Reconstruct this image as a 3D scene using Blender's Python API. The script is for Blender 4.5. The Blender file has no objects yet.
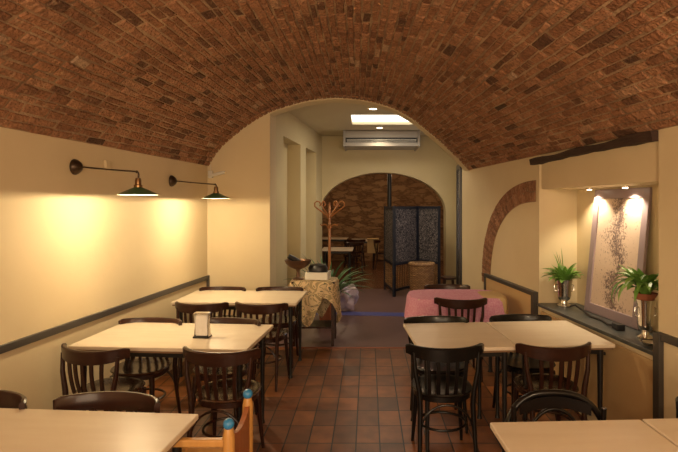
import bpy, bmesh, math, random
from mathutils import Vector, Matrix
random.seed(7)
C = bpy.context.scene.collection
S = bpy.context.scene
PI = math.pi
F, HC = 490.0, 1.7

# ------------------------------------------------------------- camera
cd = bpy.data.cameras.new('camera'); cam = bpy.data.objects.new('camera', cd); C.objects.link(cam)
cam.location = (0, 0, HC); cam.rotation_euler = (PI/2, 0, 0)
cd.sensor_width = 36; cd.lens = 36*F/678; cd.shift_x = -29/678; cd.shift_y = -21/678
cd.clip_start = .05; cd.clip_end = 60
S.camera = cam
# ------------------------------------------------------------- world, lights, exposure
w = bpy.data.worlds.new('world'); S.world = w; w.use_nodes = True
w.node_tree.nodes['Background'].inputs[0].default_value = (1, .85, .68, 1)
w.node_tree.nodes['Background'].inputs[1].default_value = .05
S.view_settings.view_transform = 'Standard'; S.view_settings.look = 'None'
S.view_settings.gamma = 1; S.view_settings.exposure = 0.68; S.view_settings.use_curve_mapping = False

def area(name, loc, rot, sx, sy, power, col):
    l = bpy.data.lights.new(name, 'AREA'); l.shape = 'RECTANGLE'; l.size = sx; l.size_y = sy
    l.energy = power; l.color = col
    o = bpy.data.objects.new(name, l); C.objects.link(o); o.location = loc; o.rotation_euler = rot
    return o
def point(name, loc, power, col, r=.03):
    l = bpy.data.lights.new(name, 'POINT'); l.energy = power; l.color = col; l.shadow_soft_size = r
    o = bpy.data.objects.new(name, l); C.objects.link(o); o.location = loc
    return o
def spot(name, loc, target, power, col, ang, blend=.5, r=.02):
    l = bpy.data.lights.new(name, 'SPOT'); l.energy = power; l.color = col; l.spot_size = math.radians(ang)
    l.spot_blend = blend; l.shadow_soft_size = r
    o = bpy.data.objects.new(name, l); C.objects.link(o); o.location = loc
    d = Vector(target)-Vector(loc); o.rotation_euler = d.to_track_quat('-Z', 'Y').to_euler()
    return o
# added warm fill light in an invented window opening behind the camera
area('front_fill_area', (-.1, -2.35, 1.5), (PI/2, 0, 0), 3.0, 1.9, 62, (1, .74, .48))
# added fill points with no lamp bodies, brightening vault and tabletops, behind the camera
point('front_fill_point', (.95, -.1, 2.15), 48, (1, .72, .42), .10)
point('front_fill_point', (-1.0, -.5, 2.1), 32, (1, .72, .42), .10)
# skylight of the passage, added dim point lights for the back room
area('skylight_light', (.35, 8.07, 3.07), (0, 0, 0), 1.2, .85, 9, (1, .82, .55))
area('passage_side_light', (1.75, 8.2, 1.7), (0, PI/2, 0), 1.6, 1.6, 4, (.85, .8, .9))
point('back_room_fill', (-.9, 12.3, 2.5), 13, (1, .68, .40), .12)
point('back_room_fill', (1.5, 12.6, 2.5), 16, (1, .68, .40), .12)
WARM = (1, .76, .44)

# ------------------------------------------------------------- materials
def mat(name, col, rough=.6, metal=0, spec=None, coat=0, noise=None, bump=None, emit=None, stretch=None):
    m = bpy.data.materials.new(name); m.use_nodes = True
    nt = m.node_tree; b = nt.nodes['Principled BSDF']
    b.inputs['Base Color'].default_value = (*col, 1); b.inputs['Roughness'].default_value = rough
    b.inputs['Metallic'].default_value = metal
    if spec is not None: b.inputs['Specular IOR Level'].default_value = spec
    if coat: b.inputs['Coat Weight'].default_value = coat; b.inputs['Coat Roughness'].default_value = .12
    tc = nt.nodes.new('ShaderNodeTexCoord'); mp = nt.nodes.new('ShaderNodeMapping')
    nt.links.new(tc.outputs['Object'], mp.inputs[0])
    if stretch: mp.inputs['Scale'].default_value = stretch
    if noise:   # (scale, second colour)
        n = nt.nodes.new('ShaderNodeTexNoise'); n.inputs['Scale'].default_value = noise[0]; n.inputs['Detail'].default_value = 5
        nt.links.new(mp.outputs[0], n.inputs['Vector'])
        r = nt.nodes.new('ShaderNodeValToRGB'); r.color_ramp.elements[0].position = .35; r.color_ramp.elements[1].position = .68
        r.color_ramp.elements[0].color = (*col, 1); r.color_ramp.elements[1].color = (*noise[1], 1)
        nt.links.new(n.outputs[0], r.inputs[0]); nt.links.new(r.outputs[0], b.inputs['Base Color'])
    if bump:    # (scale, strength)
        n = nt.nodes.new('ShaderNodeTexNoise'); n.inputs['Scale'].default_value = bump[0]; n.inputs['Detail'].default_value = 6
        nt.links.new(mp.outputs[0], n.inputs['Vector'])
        bp = nt.nodes.new('ShaderNodeBump'); bp.inputs['Strength'].default_value = bump[1]; bp.inputs['Distance'].default_value = .02
        nt.links.new(n.outputs[0], bp.inputs['Height']); nt.links.new(bp.outputs[0], b.inputs['Normal'])
    if emit:
        b.inputs['Emission Color'].default_value = (*emit[0], 1); b.inputs['Emission Strength'].default_value = emit[1]
    return m
M = {}
M['plaster'] = mat('plaster', (.72, .60, .39), .75, noise=(2.2, (.69, .57, .36)), bump=(9, .12))
M['plaster_passage'] = mat('plaster_passage', (.66, .56, .34), .75, noise=(2.2, (.63, .53, .31)), bump=(9, .1))
M['panel'] = mat('panel', (.64, .44, .22), .5, noise=(1.5, (.58, .39, .19)), bump=(12, .08))
M['ceiling'] = mat('ceiling_paint', (.66, .58, .40), .8)
M['rail'] = mat('rail_paint', (.06, .052, .045), .45)
M['beam'] = mat('beam_wood', (.035, .018, .012), .8, noise=(6, (.06, .03, .02)), bump=(14, .6), stretch=(4, .6, 4))
M['mortar'] = mat('mortar', (.48, .33, .20), .95, noise=(3, (.20, .12, .07)), bump=(40, .9))
M['slate'] = mat('slate', (.055, .06, .06), .35, noise=(9, (.09, .095, .09)))
M['table_top'] = mat('table_top', (.76, .66, .52), .36, noise=(3, (.71, .60, .46)), stretch=(1, 5, 1), spec=.4)
M['table_edge'] = mat('table_edge', (.22, .13, .07), .5)
M['iron'] = mat('iron', (.012, .011, .011), .35, bump=(30, .1))
M['dark_wood'] = mat('dark_wood', (.026, .009, .006), .3, spec=.35, coat=.18, noise=(5, (.042, .015, .009)), stretch=(1, 1, 6))
M['black_wood'] = mat('black_wood', (.006, .005, .005), .3, spec=.3, coat=.12)
M['seat_wood'] = mat('seat_wood', (.04, .016, .010), .22, coat=.5, noise=(6, (.08, .035, .018)), stretch=(1, 5, 1))
M['green'] = mat('green_enamel', (.05, .15, .065), .4, coat=.3)
M['white_enamel'] = mat('white_enamel', (.8, .78, .7), .3)
M['bronze'] = mat('bronze', (.07, .045, .03), .35, .7)
M['brass'] = mat('brass', (.26, .15, .07), .35, 1)
M['chrome'] = mat('chrome', (.75, .72, .68), .18, 1)
M['pine'] = mat('pine', (.62, .33, .10), .38, coat=.3, noise=(4, (.52, .26, .07)), stretch=(5, 5, 1))
M['pine_panel'] = mat('pine_panel', (.42, .15, .05), .45, noise=(4, (.33, .11, .035)), stretch=(5, 5, 1))
M['blue'] = mat('blue_paint', (.03, .22, .50), .3, coat=.4)
M['bulb'] = mat('bulb_glass', (1, .9, .7), .4, emit=((1, .78, .45), 9))
M['spot_glow'] = mat('spot_glow', (1, .9, .7), .4, emit=((1, .88, .65), 6))
M['skylight'] = mat('skylight_glass', (.9, .9, .85), .3, emit=((1, .93, .78), 1.6))
M['white'] = mat('white_plastic', (.72, .70, .64), .4)
M['ac'] = mat('ac_casing', (.38, .35, .32), .45)
M['black'] = mat('black_plastic', (.012, .012, .014), .4)
M['paper'] = mat('paper', (.85, .83, .78), .9, bump=(40, .3))
M['pink'] = mat('pink_cloth', (.66, .26, .42), .9, noise=(60, (.76, .42, .56)), bump=(120, .3))
M['cream_cloth'] = mat('cream_cloth', (.60, .42, .20), .9, bump=(60, .3))
M['leaf'] = mat('leaf', (.10, .25, .04), .4, noise=(9, (.22, .38, .08)))
M['leaf_dark'] = mat('leaf_dark', (.05, .14, .055), .4, noise=(9, (.12, .24, .09)))
M['stem'] = mat('stem', (.35, .33, .20), .7)
M['terracotta'] = mat('terracotta', (.30, .10, .05), .7)
M['soil'] = mat('soil', (.03, .02, .015), .95)
M['frame'] = mat('frame_paint', (.32, .25, .28), .35)
M['bag'] = mat('bag_plastic', (.42, .37, .50), .45, noise=(6, (.60, .45, .48)), bump=(12, .8))
M['wicker'] = mat('wicker', (.42, .23, .09), .65)
nt_ = M['wicker'].node_tree; bw = nt_.nodes.new('ShaderNodeTexBrick'); tw = nt_.nodes.new('ShaderNodeTexCoord'); mw = nt_.nodes.new('ShaderNodeMapping')
mw.inputs['Rotation'].default_value = (PI/2, 0, 0); nt_.links.new(tw.outputs['Object'], mw.inputs[0]); nt_.links.new(mw.outputs[0], bw.inputs['Vector'])
bw.inputs['Scale'].default_value = 1; bw.inputs['Brick Width'].default_value = .05; bw.inputs['Row Height'].default_value = .022; bw.inputs['Mortar Size'].default_value = .004
bw.inputs['Color1'].default_value = (.42, .24, .10, 1); bw.inputs['Color2'].default_value = (.26, .13, .05, 1); bw.inputs['Mortar'].default_value = (.10, .05, .02, 1)
nt_.links.new(bw.outputs['Color'], nt_.nodes['Principled BSDF'].inputs['Base Color'])
M['screen_wood'] = mat('screen_wood', (.012, .015, .028), .45)
M['bentwood'] = mat('bentwood', (.42, .16, .05), .3, coat=.4)
M['post'] = mat('door_paint', (.02, .018, .02), .35)
M['copper'] = mat('copper', (.20, .12, .08), .35, .8)
M['cable'] = mat('cable', (.02, .015, .015), .5)
M['glass'] = mat('glass', (.9, .95, .95), .05); M['glass'].node_tree.nodes['Principled BSDF'].inputs['Transmission Weight'].default_value = 1

def nodes(name):
    m = bpy.data.materials.new(name); m.use_nodes = True; nt = m.node_tree
    return m, nt, nt.nodes['Principled BSDF'], (lambda t: nt.nodes.new(t)), (lambda a, b: nt.links.new(a, b))
def ramp(node, stops):
    cr = node.color_ramp
    while len(cr.elements) < len(stops): cr.elements.new(.5)
    for e, (p, c) in zip(cr.elements, stops): e.position = p; e.color = (*c, 1)
# brick: colour varies brick by brick (face attribute) and inside each brick
m, nt, b, N, L = nodes('brick'); M['brick'] = m
at = N('ShaderNodeAttribute'); at.attribute_name = 'tone'
r = N('ShaderNodeValToRGB'); L(at.outputs['Fac'], r.inputs[0])
ramp(r, [(0, (.07, .034, .020)), (.22, (.20, .088, .044)), (.55, (.33, .15, .074)), (.85, (.43, .22, .12)), (1, (.47, .31, .20))])
tc = N('ShaderNodeTexCoord'); n = N('ShaderNodeTexNoise'); n.inputs['Scale'].default_value = 26; n.inputs['Detail'].default_value = 12; n.inputs['Roughness'].default_value = .85
L(tc.outputs['Object'], n.inputs['Vector'])
mr = N('ShaderNodeMapRange'); mr.inputs[1].default_value = .3; mr.inputs[2].default_value = .7; mr.inputs[3].default_value = .22; mr.inputs[4].default_value = 1.75
L(n.outputs[0], mr.inputs[0])
mx = N('ShaderNodeMix'); mx.data_type = 'RGBA'; mx.blend_type = 'MULTIPLY'; mx.inputs[0].default_value = 1
L(r.outputs[0], mx.inputs[6]); L(mr.outputs[0], mx.inputs[7])
ns = N('ShaderNodeTexNoise'); ns.inputs['Scale'].default_value = 16; ns.inputs['Detail'].default_value = 8; ns.inputs['Roughness'].default_value = .75; L(tc.outputs['Object'], ns.inputs['Vector'])
ms = N('ShaderNodeMapRange'); ms.inputs[1].default_value = .56; ms.inputs[2].default_value = .68; ms.inputs[3].default_value = 0; ms.inputs[4].default_value = .75; L(ns.outputs[0], ms.inputs[0])
m2 = N('ShaderNodeMix'); m2.data_type = 'RGBA'; m2.inputs[7].default_value = (.50, .33, .19, 1); L(ms.outputs[0], m2.inputs[0]); L(mx.outputs[2], m2.inputs[6]); L(m2.outputs[2], b.inputs['Base Color'])
n2 = N('ShaderNodeTexNoise'); n2.inputs['Scale'].default_value = 45; n2.inputs['Detail'].default_value = 8; L(tc.outputs['Object'], n2.inputs['Vector'])
bp = N('ShaderNodeBump'); bp.inputs['Strength'].default_value = 1; bp.inputs['Distance'].default_value = .035
L(n2.outputs[0], bp.inputs['Height']); L(bp.outputs[0], b.inputs['Normal']); b.inputs['Roughness'].default_value = .85
# floor tiles .17 x .277
m, nt, b, N, L = nodes('quarry_tile'); M['tile'] = m
tc = N('ShaderNodeTexCoord'); mp = N('ShaderNodeMapping'); mp.inputs['Location'].default_value = (.256+.17*40, -4.05+.277*40, 0)
L(tc.outputs['Object'], mp.inputs[0])
br = N('ShaderNodeTexBrick'); br.offset = 0; br.squash = 1
br.inputs['Scale'].default_value = 1; br.inputs['Brick Width'].default_value = .17; br.inputs['Row Height'].default_value = .277
br.inputs['Mortar Size'].default_value = .0055; br.inputs['Mortar Smooth'].default_value = .3; br.inputs['Bias'].default_value = -.1
br.inputs['Color1'].default_value = (.27, .095, .027, 1); br.inputs['Color2'].default_value = (.10, .034, .012, 1); br.inputs['Mortar'].default_value = (.010, .006, .004, 1)
L(mp.outputs[0], br.inputs['Vector'])
n = N('ShaderNodeTexNoise'); n.inputs['Scale'].default_value = 7; n.inputs['Detail'].default_value = 6; L(tc.outputs['Object'], n.inputs['Vector'])
mr = N('ShaderNodeMapRange'); mr.inputs[1].default_value = .3; mr.inputs[2].default_value = .7; mr.inputs[3].default_value = .65; mr.inputs[4].default_value = 1.2
L(n.outputs[0], mr.inputs[0]); mx = N('ShaderNodeMix'); mx.data_type = 'RGBA'; mx.blend_type = 'MULTIPLY'; mx.inputs[0].default_value = 1
L(br.outputs['Color'], mx.inputs[6]); L(mr.outputs[0], mx.inputs[7]); L(mx.outputs[2], b.inputs['Base Color'])
b.inputs['Roughness'].default_value = .42
bp = N('ShaderNodeBump'); bp.invert = True; bp.inputs['Strength'].default_value = .5; bp.inputs['Distance'].default_value = .004
L(br.outputs['Fac'], bp.inputs['Height']); L(bp.outputs[0], b.inputs['Normal'])
M['resin'] = mat('resin_floor', (.13, .075, .072), .33, noise=(1.3, (.17, .10, .10)))
M['blue_strip'] = mat('blue_strip', (.07, .08, .28), .4)
M['back_floor'] = mat('back_floor', (.13, .055, .03), .25, noise=(3, (.18, .08, .04)))
# rubble stone
m, nt, b, N, L = nodes('rubble_stone'); M['stone'] = m
tc = N('ShaderNodeTexCoord'); mp = N('ShaderNodeMapping'); mp.inputs['Scale'].default_value = (1.8, 1.8, 4.2); L(tc.outputs['Object'], mp.inputs[0])
nn = N('ShaderNodeTexNoise'); nn.inputs['Scale'].default_value = 3; L(mp.outputs[0], nn.inputs['Vector'])
va = N('ShaderNodeVectorMath'); va.operation = 'ADD'; L(mp.outputs[0], va.inputs[0]); L(nn.outputs['Color'], va.inputs[1])
vo = N('ShaderNodeTexVoronoi'); vo.feature = 'DISTANCE_TO_EDGE'; vo.inputs['Scale'].default_value = 1.3; L(va.outputs[0], vo.inputs['Vector'])
v2 = N('ShaderNodeTexVoronoi'); v2.inputs['Scale'].default_value = 1.3; L(va.outputs[0], v2.inputs['Vector'])
r2 = N('ShaderNodeValToRGB'); L(v2.outputs['Color'], r2.inputs[0]); ramp(r2, [(0, (.22, .12, .06)), (.5, (.30, .17, .085)), (1, (.40, .25, .13))])
r1 = N('ShaderNodeValToRGB'); L(vo.outputs['Distance'], r1.inputs[0]); ramp(r1, [(0, (.6, .56, .52)), (.16, (1, 1, 1))])
mx = N('ShaderNodeMix'); mx.data_type = 'RGBA'; mx.blend_type = 'MULTIPLY'; mx.inputs[0].default_value = 1
L(r2.outputs[0], mx.inputs[6]); L(r1.outputs[0], mx.inputs[7]); L(mx.outputs[2], b.inputs['Base Color'])
bp = N('ShaderNodeBump'); bp.inputs['Distance'].default_value = .04; L(r1.outputs[0], bp.inputs['Height']); L(bp.outputs[0], b.inputs['Normal']); b.inputs['Roughness'].default_value = .9
# patterned cloth
m, nt, b, N, L = nodes('patterned_cloth'); M['pattern'] = m
tc = N('ShaderNodeTexCoord'); vo = N('ShaderNodeTexVoronoi'); vo.inputs['Scale'].default_value = 6; vo.feature = 'SMOOTH_F1'
nw = N('ShaderNodeTexNoise'); nw.inputs['Scale'].default_value = 4; nw.inputs['Distortion'].default_value = 1.5; L(tc.outputs['Object'], nw.inputs['Vector']); L(nw.outputs['Color'], vo.inputs['Vector'])
r1 = N('ShaderNodeValToRGB'); L(vo.outputs['Distance'], r1.inputs[0]); r1.color_ramp.interpolation = 'CONSTANT'
ramp(r1, [(0, (.10, .08, .06)), (.16, (.62, .47, .28)), (.30, (.13, .12, .07)), (.36, (.66, .50, .30)), (.55, (.34, .26, .14))])
L(r1.outputs[0], b.inputs['Base Color']); b.inputs['Roughness'].default_value = .9
# art print
m, nt, b, N, L = nodes('art_print'); M['print'] = m
tc = N('ShaderNodeTexCoord'); n = N('ShaderNodeTexNoise'); n.inputs['Scale'].default_value = 24; n.inputs['Detail'].default_value = 9; n.inputs['Distortion'].default_value = 2.5
L(tc.outputs['Object'], n.inputs['Vector'])
sx = N('ShaderNodeSeparateXYZ'); L(tc.outputs['Object'], sx.inputs[0])
n3 = N('ShaderNodeTexNoise'); n3.inputs['Scale'].default_value = 3.2; L(tc.outputs['Object'], n3.inputs['Vector'])
ad = N('ShaderNodeMath'); ad.operation = 'MULTIPLY_ADD'; ad.inputs[1].default_value = .6; L(n3.outputs[0], ad.inputs[0]); L(sx.outputs['X'], ad.inputs[2])
sb = N('ShaderNodeMath'); sb.operation = 'SUBTRACT'; sb.inputs[1].default_value = .30; L(ad.outputs[0], sb.inputs[0])
ab = N('ShaderNodeMath'); ab.operation = 'ABSOLUTE'; L(sb.outputs[0], ab.inputs[0])
mr = N('ShaderNodeMapRange'); mr.inputs[1].default_value = 0; mr.inputs[2].default_value = .17; mr.inputs[3].default_value = .16; mr.inputs[4].default_value = -.12; L(ab.outputs[0], mr.inputs[0])
su = N('ShaderNodeMath'); L(mr.outputs[0], su.inputs[0]); L(n.outputs[0], su.inputs[1])
r1 = N('ShaderNodeValToRGB'); L(su.outputs[0], r1.inputs[0]); ramp(r1, [(.50, (.68, .54, .44)), (.58, (.36, .26, .22)), (.70, (.14, .10, .10))])
L(r1.outputs[0], b.inputs['Base Color']); b.inputs['Roughness'].default_value = .35
# screen panel
m, nt, b, N, L = nodes('screen_fabric'); M['screen_fabric'] = m
tc = N('ShaderNodeTexCoord'); mp = N('ShaderNodeMapping'); mp.inputs['Scale'].default_value = (1, 1, 1); L(tc.outputs['Object'], mp.inputs[0])
n = N('ShaderNodeTexNoise'); n.inputs['Scale'].default_value = 15; n.inputs['Detail'].default_value = 2; n.inputs['Distortion'].default_value = 2.5; L(mp.outputs[0], n.inputs['Vector'])
r1 = N('ShaderNodeValToRGB'); L(n.outputs[0], r1.inputs[0]); ramp(r1, [(.47, (.016, .014, .02)), (.52, (.30, .26, .25)), (.57, (.016, .014, .02))])
L(r1.outputs[0], b.inputs['Base Color']); b.inputs['Roughness'].default_value = .8

# ------------------------------------------------------------- mesh helpers
def nb(): return bmesh.new()
def obj(name, bm, m, parent=None, smooth=False, bevel=0, loc=None):
    me = bpy.data.meshes.new(name); bmesh.ops.recalc_face_normals(bm, faces=bm.faces); bm.to_mesh(me); bm.free()
    if smooth:
        me.shade_smooth()
        try: me.set_sharp_from_angle(angle=math.radians(40))
        except Exception: pass
    o = bpy.data.objects.new(name, me); C.objects.link(o)
    me.materials.append(M[m] if isinstance(m, str) else m)
    if parent: o.parent = parent
    if loc: o.location = loc
    if bevel:
        bv = o.modifiers.new('bevel', 'BEVEL'); bv.width = bevel; bv.segments = 3; bv.limit_method = 'ANGLE'
    return o
def box(bm, c, s, rot=0, mtx=None):
    v = []
    for x in (-1, 1):
        for y in (-1, 1):
            for z in (-1, 1):
                p = Vector((x*s[0]/2, y*s[1]/2, z*s[2]/2))
                if rot: p = Matrix.Rotation(rot, 3, 'Z') @ p
                p = p+Vector(c)
                if mtx: p = mtx @ p
                v.append(bm.verts.new(p))
    for f in ((0,1,3,2),(4,6,7,5),(0,4,5,1),(2,3,7,6),(0,2,6,4),(1,5,7,3)): bm.faces.new([v[i] for i in f])
def prism(bm, plan, z0, z1):
    n = len(plan)
    a = [bm.verts.new((x, y, z0)) for x, y in plan]; c = [bm.verts.new((x, y, z1)) for x, y in plan]
    bm.faces.new(a); bm.faces.new(c)
    for i in range(n): bm.faces.new((a[i], a[(i+1) % n], c[(i+1) % n], c[i]))
def tube(bm, pts, rad, seg=10, closed=False, sx=1, up=None):
    pts = [Vector(p) for p in pts]; n = len(pts)
    if not isinstance(rad, (list, tuple)): rad = [rad]*n
    rings = []; prev = None
    for i, p in enumerate(pts):
        if closed: d = pts[(i+1) % n]-pts[i-1]
        else: d = pts[min(i+1, n-1)]-pts[max(i-1, 0)]
        d.normalize()
        if prev is None:
            a = Vector((0, 0, 1)) if abs(d.z) < .9 else Vector((1, 0, 0))
            prev = a
        x = (prev-d*prev.dot(d)).normalized(); y = d.cross(x); prev = x
        rings.append([bm.verts.new(p+(x*math.cos(2*PI*k/seg)+y*math.sin(2*PI*k/seg)*sx)*rad[i]) for k in range(seg)])
    m = n if closed else n-1
    for i in range(m):
        A, B = rings[i], rings[(i+1) % n]
        for k in range(seg): bm.faces.new((A[k], A[(k+1) % seg], B[(k+1) % seg], B[k]))
    if not closed: bm.faces.new(rings[0]); bm.faces.new(rings[-1])
def lathe(bm, prof, c=(0, 0, 0), seg=24, mtx=None):
    rings = []
    for r, z in prof:
        if r < 1e-5:
            p = Vector((c[0], c[1], c[2]+z)); rings.append([bm.verts.new(mtx @ p if mtx else p)])
        else:
            rg = []
            for k in range(seg):
                p = Vector((c[0]+r*math.cos(2*PI*k/seg), c[1]+r*math.sin(2*PI*k/seg), c[2]+z))
                rg.append(bm.verts.new(mtx @ p if mtx else p))
            rings.append(rg)
    for A, B in zip(rings, rings[1:]):
        for k in range(seg):
            k2 = (k+1) % seg
            if len(A) == 1 and len(B) == 1: continue
            if len(A) == 1: bm.faces.new((A[0], B[k], B[k2]))
            elif len(B) == 1: bm.faces.new((A[k], A[k2], B[0]))
            else: bm.faces.new((A[k], A[k2], B[k2], B[k]))
def ball(bm, c, r, seg=14):
    lathe(bm, [(r*math.sin(PI*i/8) if 0 < i < 8 else 0, -r*math.cos(PI*i/8)) for i in range(9)], c, seg)
def blade(bm, base, ang, elev, length, width, droop, n=7, th=.0015):
    """one leaf as a thin solid blade with a crease"""
    d = Vector((math.cos(ang), math.sin(ang), 0)); s = Vector((-math.sin(ang), math.cos(ang), 0))
    p = Vector(base); e = elev; rows = []
    for i in range(n+1):
        t = i/n; wd = width*math.sin(PI*min(1, .12+.88*t))**.8 if t < 1 else 0
        rows.append((p-s*wd/2+Vector((0, 0, wd*.15)), p.copy(), p+s*wd/2+Vector((0, 0, wd*.15))))
        p = p+(d*math.cos(e)+Vector((0, 0, math.sin(e))))*(length/n); e -= droop/n
    up = [[bm.verts.new(q) for q in r_] for r_ in rows]; lo = [[bm.verts.new(q-Vector((0, 0, th))) for q in r_] for r_ in rows]
    for i in range(n):
        for k in range(2):
            bm.faces.new((up[i][k], up[i][k+1], up[i+1][k+1], up[i+1][k])); bm.faces.new((lo[i][k], lo[i+1][k], lo[i+1][k+1], lo[i][k+1]))
        for k in (0, 2): bm.faces.new((up[i][k], up[i+1][k], lo[i+1][k], lo[i][k]))
def tag(o, label, cat, group=None):
    o['label'] = label; o['category'] = cat
    if group: o['group'] = group
    return o
def thing(name, label, cat, loc=(0, 0, 0), rz=0, group=None):
    o = bpy.data.objects.new(name, None); C.objects.link(o); o.empty_display_size = .1
    o.location = loc; o.rotation_euler = (0, 0, rz); return tag(o, label, cat, group)
def struct(name, bm, m, smooth=False, bevel=0, label=None):
    o = obj(name, bm, m, None, smooth, bevel); o['kind'] = 'structure'
    if label: o['label'] = label
    return o
def kids(o): return [x for x in bpy.data.objects if x.parent == o]
def dup(root, loc, rz, label, group=None):
    r = root.copy(); C.objects.link(r); r.location = loc; r.rotation_euler = (0, 0, rz); r['label'] = label
    if group: r['group'] = group
    for ch in kids(root):
        c = ch.copy(); C.objects.link(c); c.parent = r
        for g in kids(ch):
            d = g.copy(); C.objects.link(d); d.parent = c
    return r

# ------------------------------------------------------------- the room in plan
XL = lambda y: -2.5255+.098*y           # left wall face
XR = lambda y: 2.234-.13*y              # right wall face
YE = lambda x: 6.328+.205*x             # end wall face
ZS = 2.174                              # springing
YB = -2.5
PT = [0, .035, .08, .15, .23, .37, .5, .65, .75, .83, .93, 1]
PH = [0, .20, .36, .56, .72, .87, .905, .83, .68, .49, .22, 0]
def hprof(t):
    t = min(1, max(0, t))
    for i in range(len(PT)-1):
        if t <= PT[i+1]: break
    def sl(k):
        if k == 0: return (PH[1]-PH[0])/(PT[1]-PT[0])
        if k == len(PT)-1: return (PH[k]-PH[k-1])/(PT[k]-PT[k-1])
        return (PH[k+1]-PH[k-1])/(PT[k+1]-PT[k-1])
    d = PT[i+1]-PT[i]; s = (t-PT[i])/d
    return ((2*s**3-3*s**2+1)*PH[i]+(s**3-2*s**2+s)*d*sl(i)+(-2*s**3+3*s**2)*PH[i+1]+(s**3-s**2)*d*sl(i+1))
def V(t, y, off=0):
    """point on the vault, pushed up and out by off"""
    x = XL(y)+t*(XR(y)-XL(y)); z = ZS+hprof(t)
    if off:
        e = .004; dx = (min(1, t+e)-max(0, t-e))*(XR(y)-XL(y)); dz = hprof(t+e)-hprof(t-e)
        l = math.hypot(dx, dz); x -= dz/l*off; z += dx/l*off
    return Vector((x, y, z))
TS = [0]; SS = [0.0]
for i in range(1, 401):
    a, c = V(TS[-1], 3), V(i/400, 3); TS.append(i/400); SS.append(SS[-1]+(a-c).length)
def t_of(s):
    s *= SS[-1]
    lo, hi = 0, 400
    while hi-lo > 1:
        md = (lo+hi)//2
        if SS[md] < s: lo = md
        else: hi = md
    f = (s-SS[lo])/(SS[hi]-SS[lo]); return TS[lo]+f*(TS[hi]-TS[lo])
def yend(t):
    y = 6.3
    for _ in range(6): y = YE(XL(y)+t*(XR(y)-XL(y)))
    return y

# floors
bm = nb(); box(bm, (-.2, (YB+5.825)/2, -.05), (5.6, 5.825-YB, .1)); struct('floor', bm, 'tile')
bm = nb(); box(bm, (.2, (5.825+9.94)/2, -.05), (5.2, 9.94-5.825, .1)); struct('floor_passage', bm, 'resin')
bm = nb(); box(bm, (.4, 12.6, -.05), (7, 5.32, .1)); struct('floor_back_room', bm, 'back_floor')
bm = nb(); prism(bm, [(-1.1, 7.62), (1.3, 7.40), (1.3, 7.64), (-1.1, 7.88)], 0, .004)
tag(struct('trim_1', bm, 'blue_strip'), 'blue painted strip across the mauve passage floor', 'floor strip')
bm = nb(); box(bm, (-.2, 5.83, .002), (4.2, .03, .008)); struct('trim_2', bm, 'terracotta')
# vault: mortar shell + laid bricks
bm = nb(); NS, NY = 60, 24
g = []; g2 = []
for j in range(NY+1):
    ra, rb = [], []
    for i in range(NS+1):
        t = t_of(i/NS); ye = yend(t)+.02; y = YB+(ye-YB)*j/NY
        ra.append(bm.verts.new(V(t, y))); rb.append(bm.verts.new(V(t, y, .14)))
    g.append(ra); g2.append(rb)
for j in range(NY):
    for i in range(NS):
        bm.faces.new((g[j][i], g[j][i+1], g[j+1][i+1], g[j+1][i])); bm.faces.new((g2[j][i], g2[j+1][i], g2[j+1][i+1], g2[j][i+1]))
    for k in (0, NS): bm.faces.new((g[j][k], g[j+1][k], g2[j+1][k], g2[j][k]))
for j in (0, NY):
    for i in range(NS): bm.faces.new((g[j][i], g[j][i+1], g2[j][i+1], g2[j][i]))
struct('ceiling', bm, 'mortar')
def brick_face(bm, lay, corners, h, inset, tone, P):
    """corners: four (s, y); P maps (s, y, off) to space, off<0 into the room"""
    cs = sum(c[0] for c in corners)/4; cy = sum(c[1] for c in corners)/4
    o = [bm.verts.new(P(s, y, .004)) for s, y in corners]
    q = [bm.verts.new(P(s+(cs-s)*inset*.4, y+(cy-y)*inset*.15, -h*.7)) for s, y in corners]
    hs = [h*random.uniform(.85, 1.25) for _ in range(4)]
    r_ = [bm.verts.new(P(s+(cs-s)*inset, y+(cy-y)*inset*.35, -hh)) for (s, y), hh in zip(corners, hs)]
    fs = [bm.faces.new(r_)]
    for i in range(4):
        fs.append(bm.faces.new((o[i], o[(i+1) % 4], q[(i+1) % 4], q[i]))); fs.append(bm.faces.new((q[i], q[(i+1) % 4], r_[(i+1) % 4], r_[i])))
    for f in fs: f[lay] = tone
EDG = [0]+[ (i+random.uniform(-.18, .18))/72 for i in range(1, 72)]+[1]
bm = nb(); lay = bm.faces.layers.float.new('tone'); NC = 72
for i in range(NC):
    s0, s1 = EDG[i], EDG[i+1]; tm = t_of((s0+s1)/2); ye = yend(tm)
    y = -.6+random.uniform(0, .25); 
    while y < ye-.16:
        ln = random.choice((.22, .16, .20, .24, .18, .14, .12, .21)) ; y1 = y+ln if y+ln < ye-.19 else ye-.13
        gs = .09/NC; gy = random.uniform(.006, .011)
        j = lambda a: random.uniform(-a, a)
        cn = [(s0+gs+j(.11/NC), y+gy), (s1-gs+j(.11/NC), y+gy+j(.008)), (s1-gs+j(.11/NC), y1-gy), (s0+gs+j(.11/NC), y1-gy+j(.008))]
        rr = random.random(); tone = min(1, max(0, random.gauss(.55, .17)))
        if rr < .05: tone = random.uniform(.05, .25)
        h = random.uniform(.005, .014)
        if rr > .985: h = .001; tone = .1
        brick_face(bm, lay, cn, h, .22, tone, lambda s, yy, off: V(t_of(min(.9999, max(0, s))), yy, off))
        y = y1
    brick_face(bm, lay, [(s0+gs, ye-.122), (s1-gs, ye-.122), (s1-gs, ye-.004), (s0+gs, ye-.004)], .016, .12, random.uniform(.6, .95), lambda s, yy, off: V(t_of(min(.9999, max(0, s))), yy, off))
struct('ceiling_brickwork', bm, 'brick')

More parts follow.
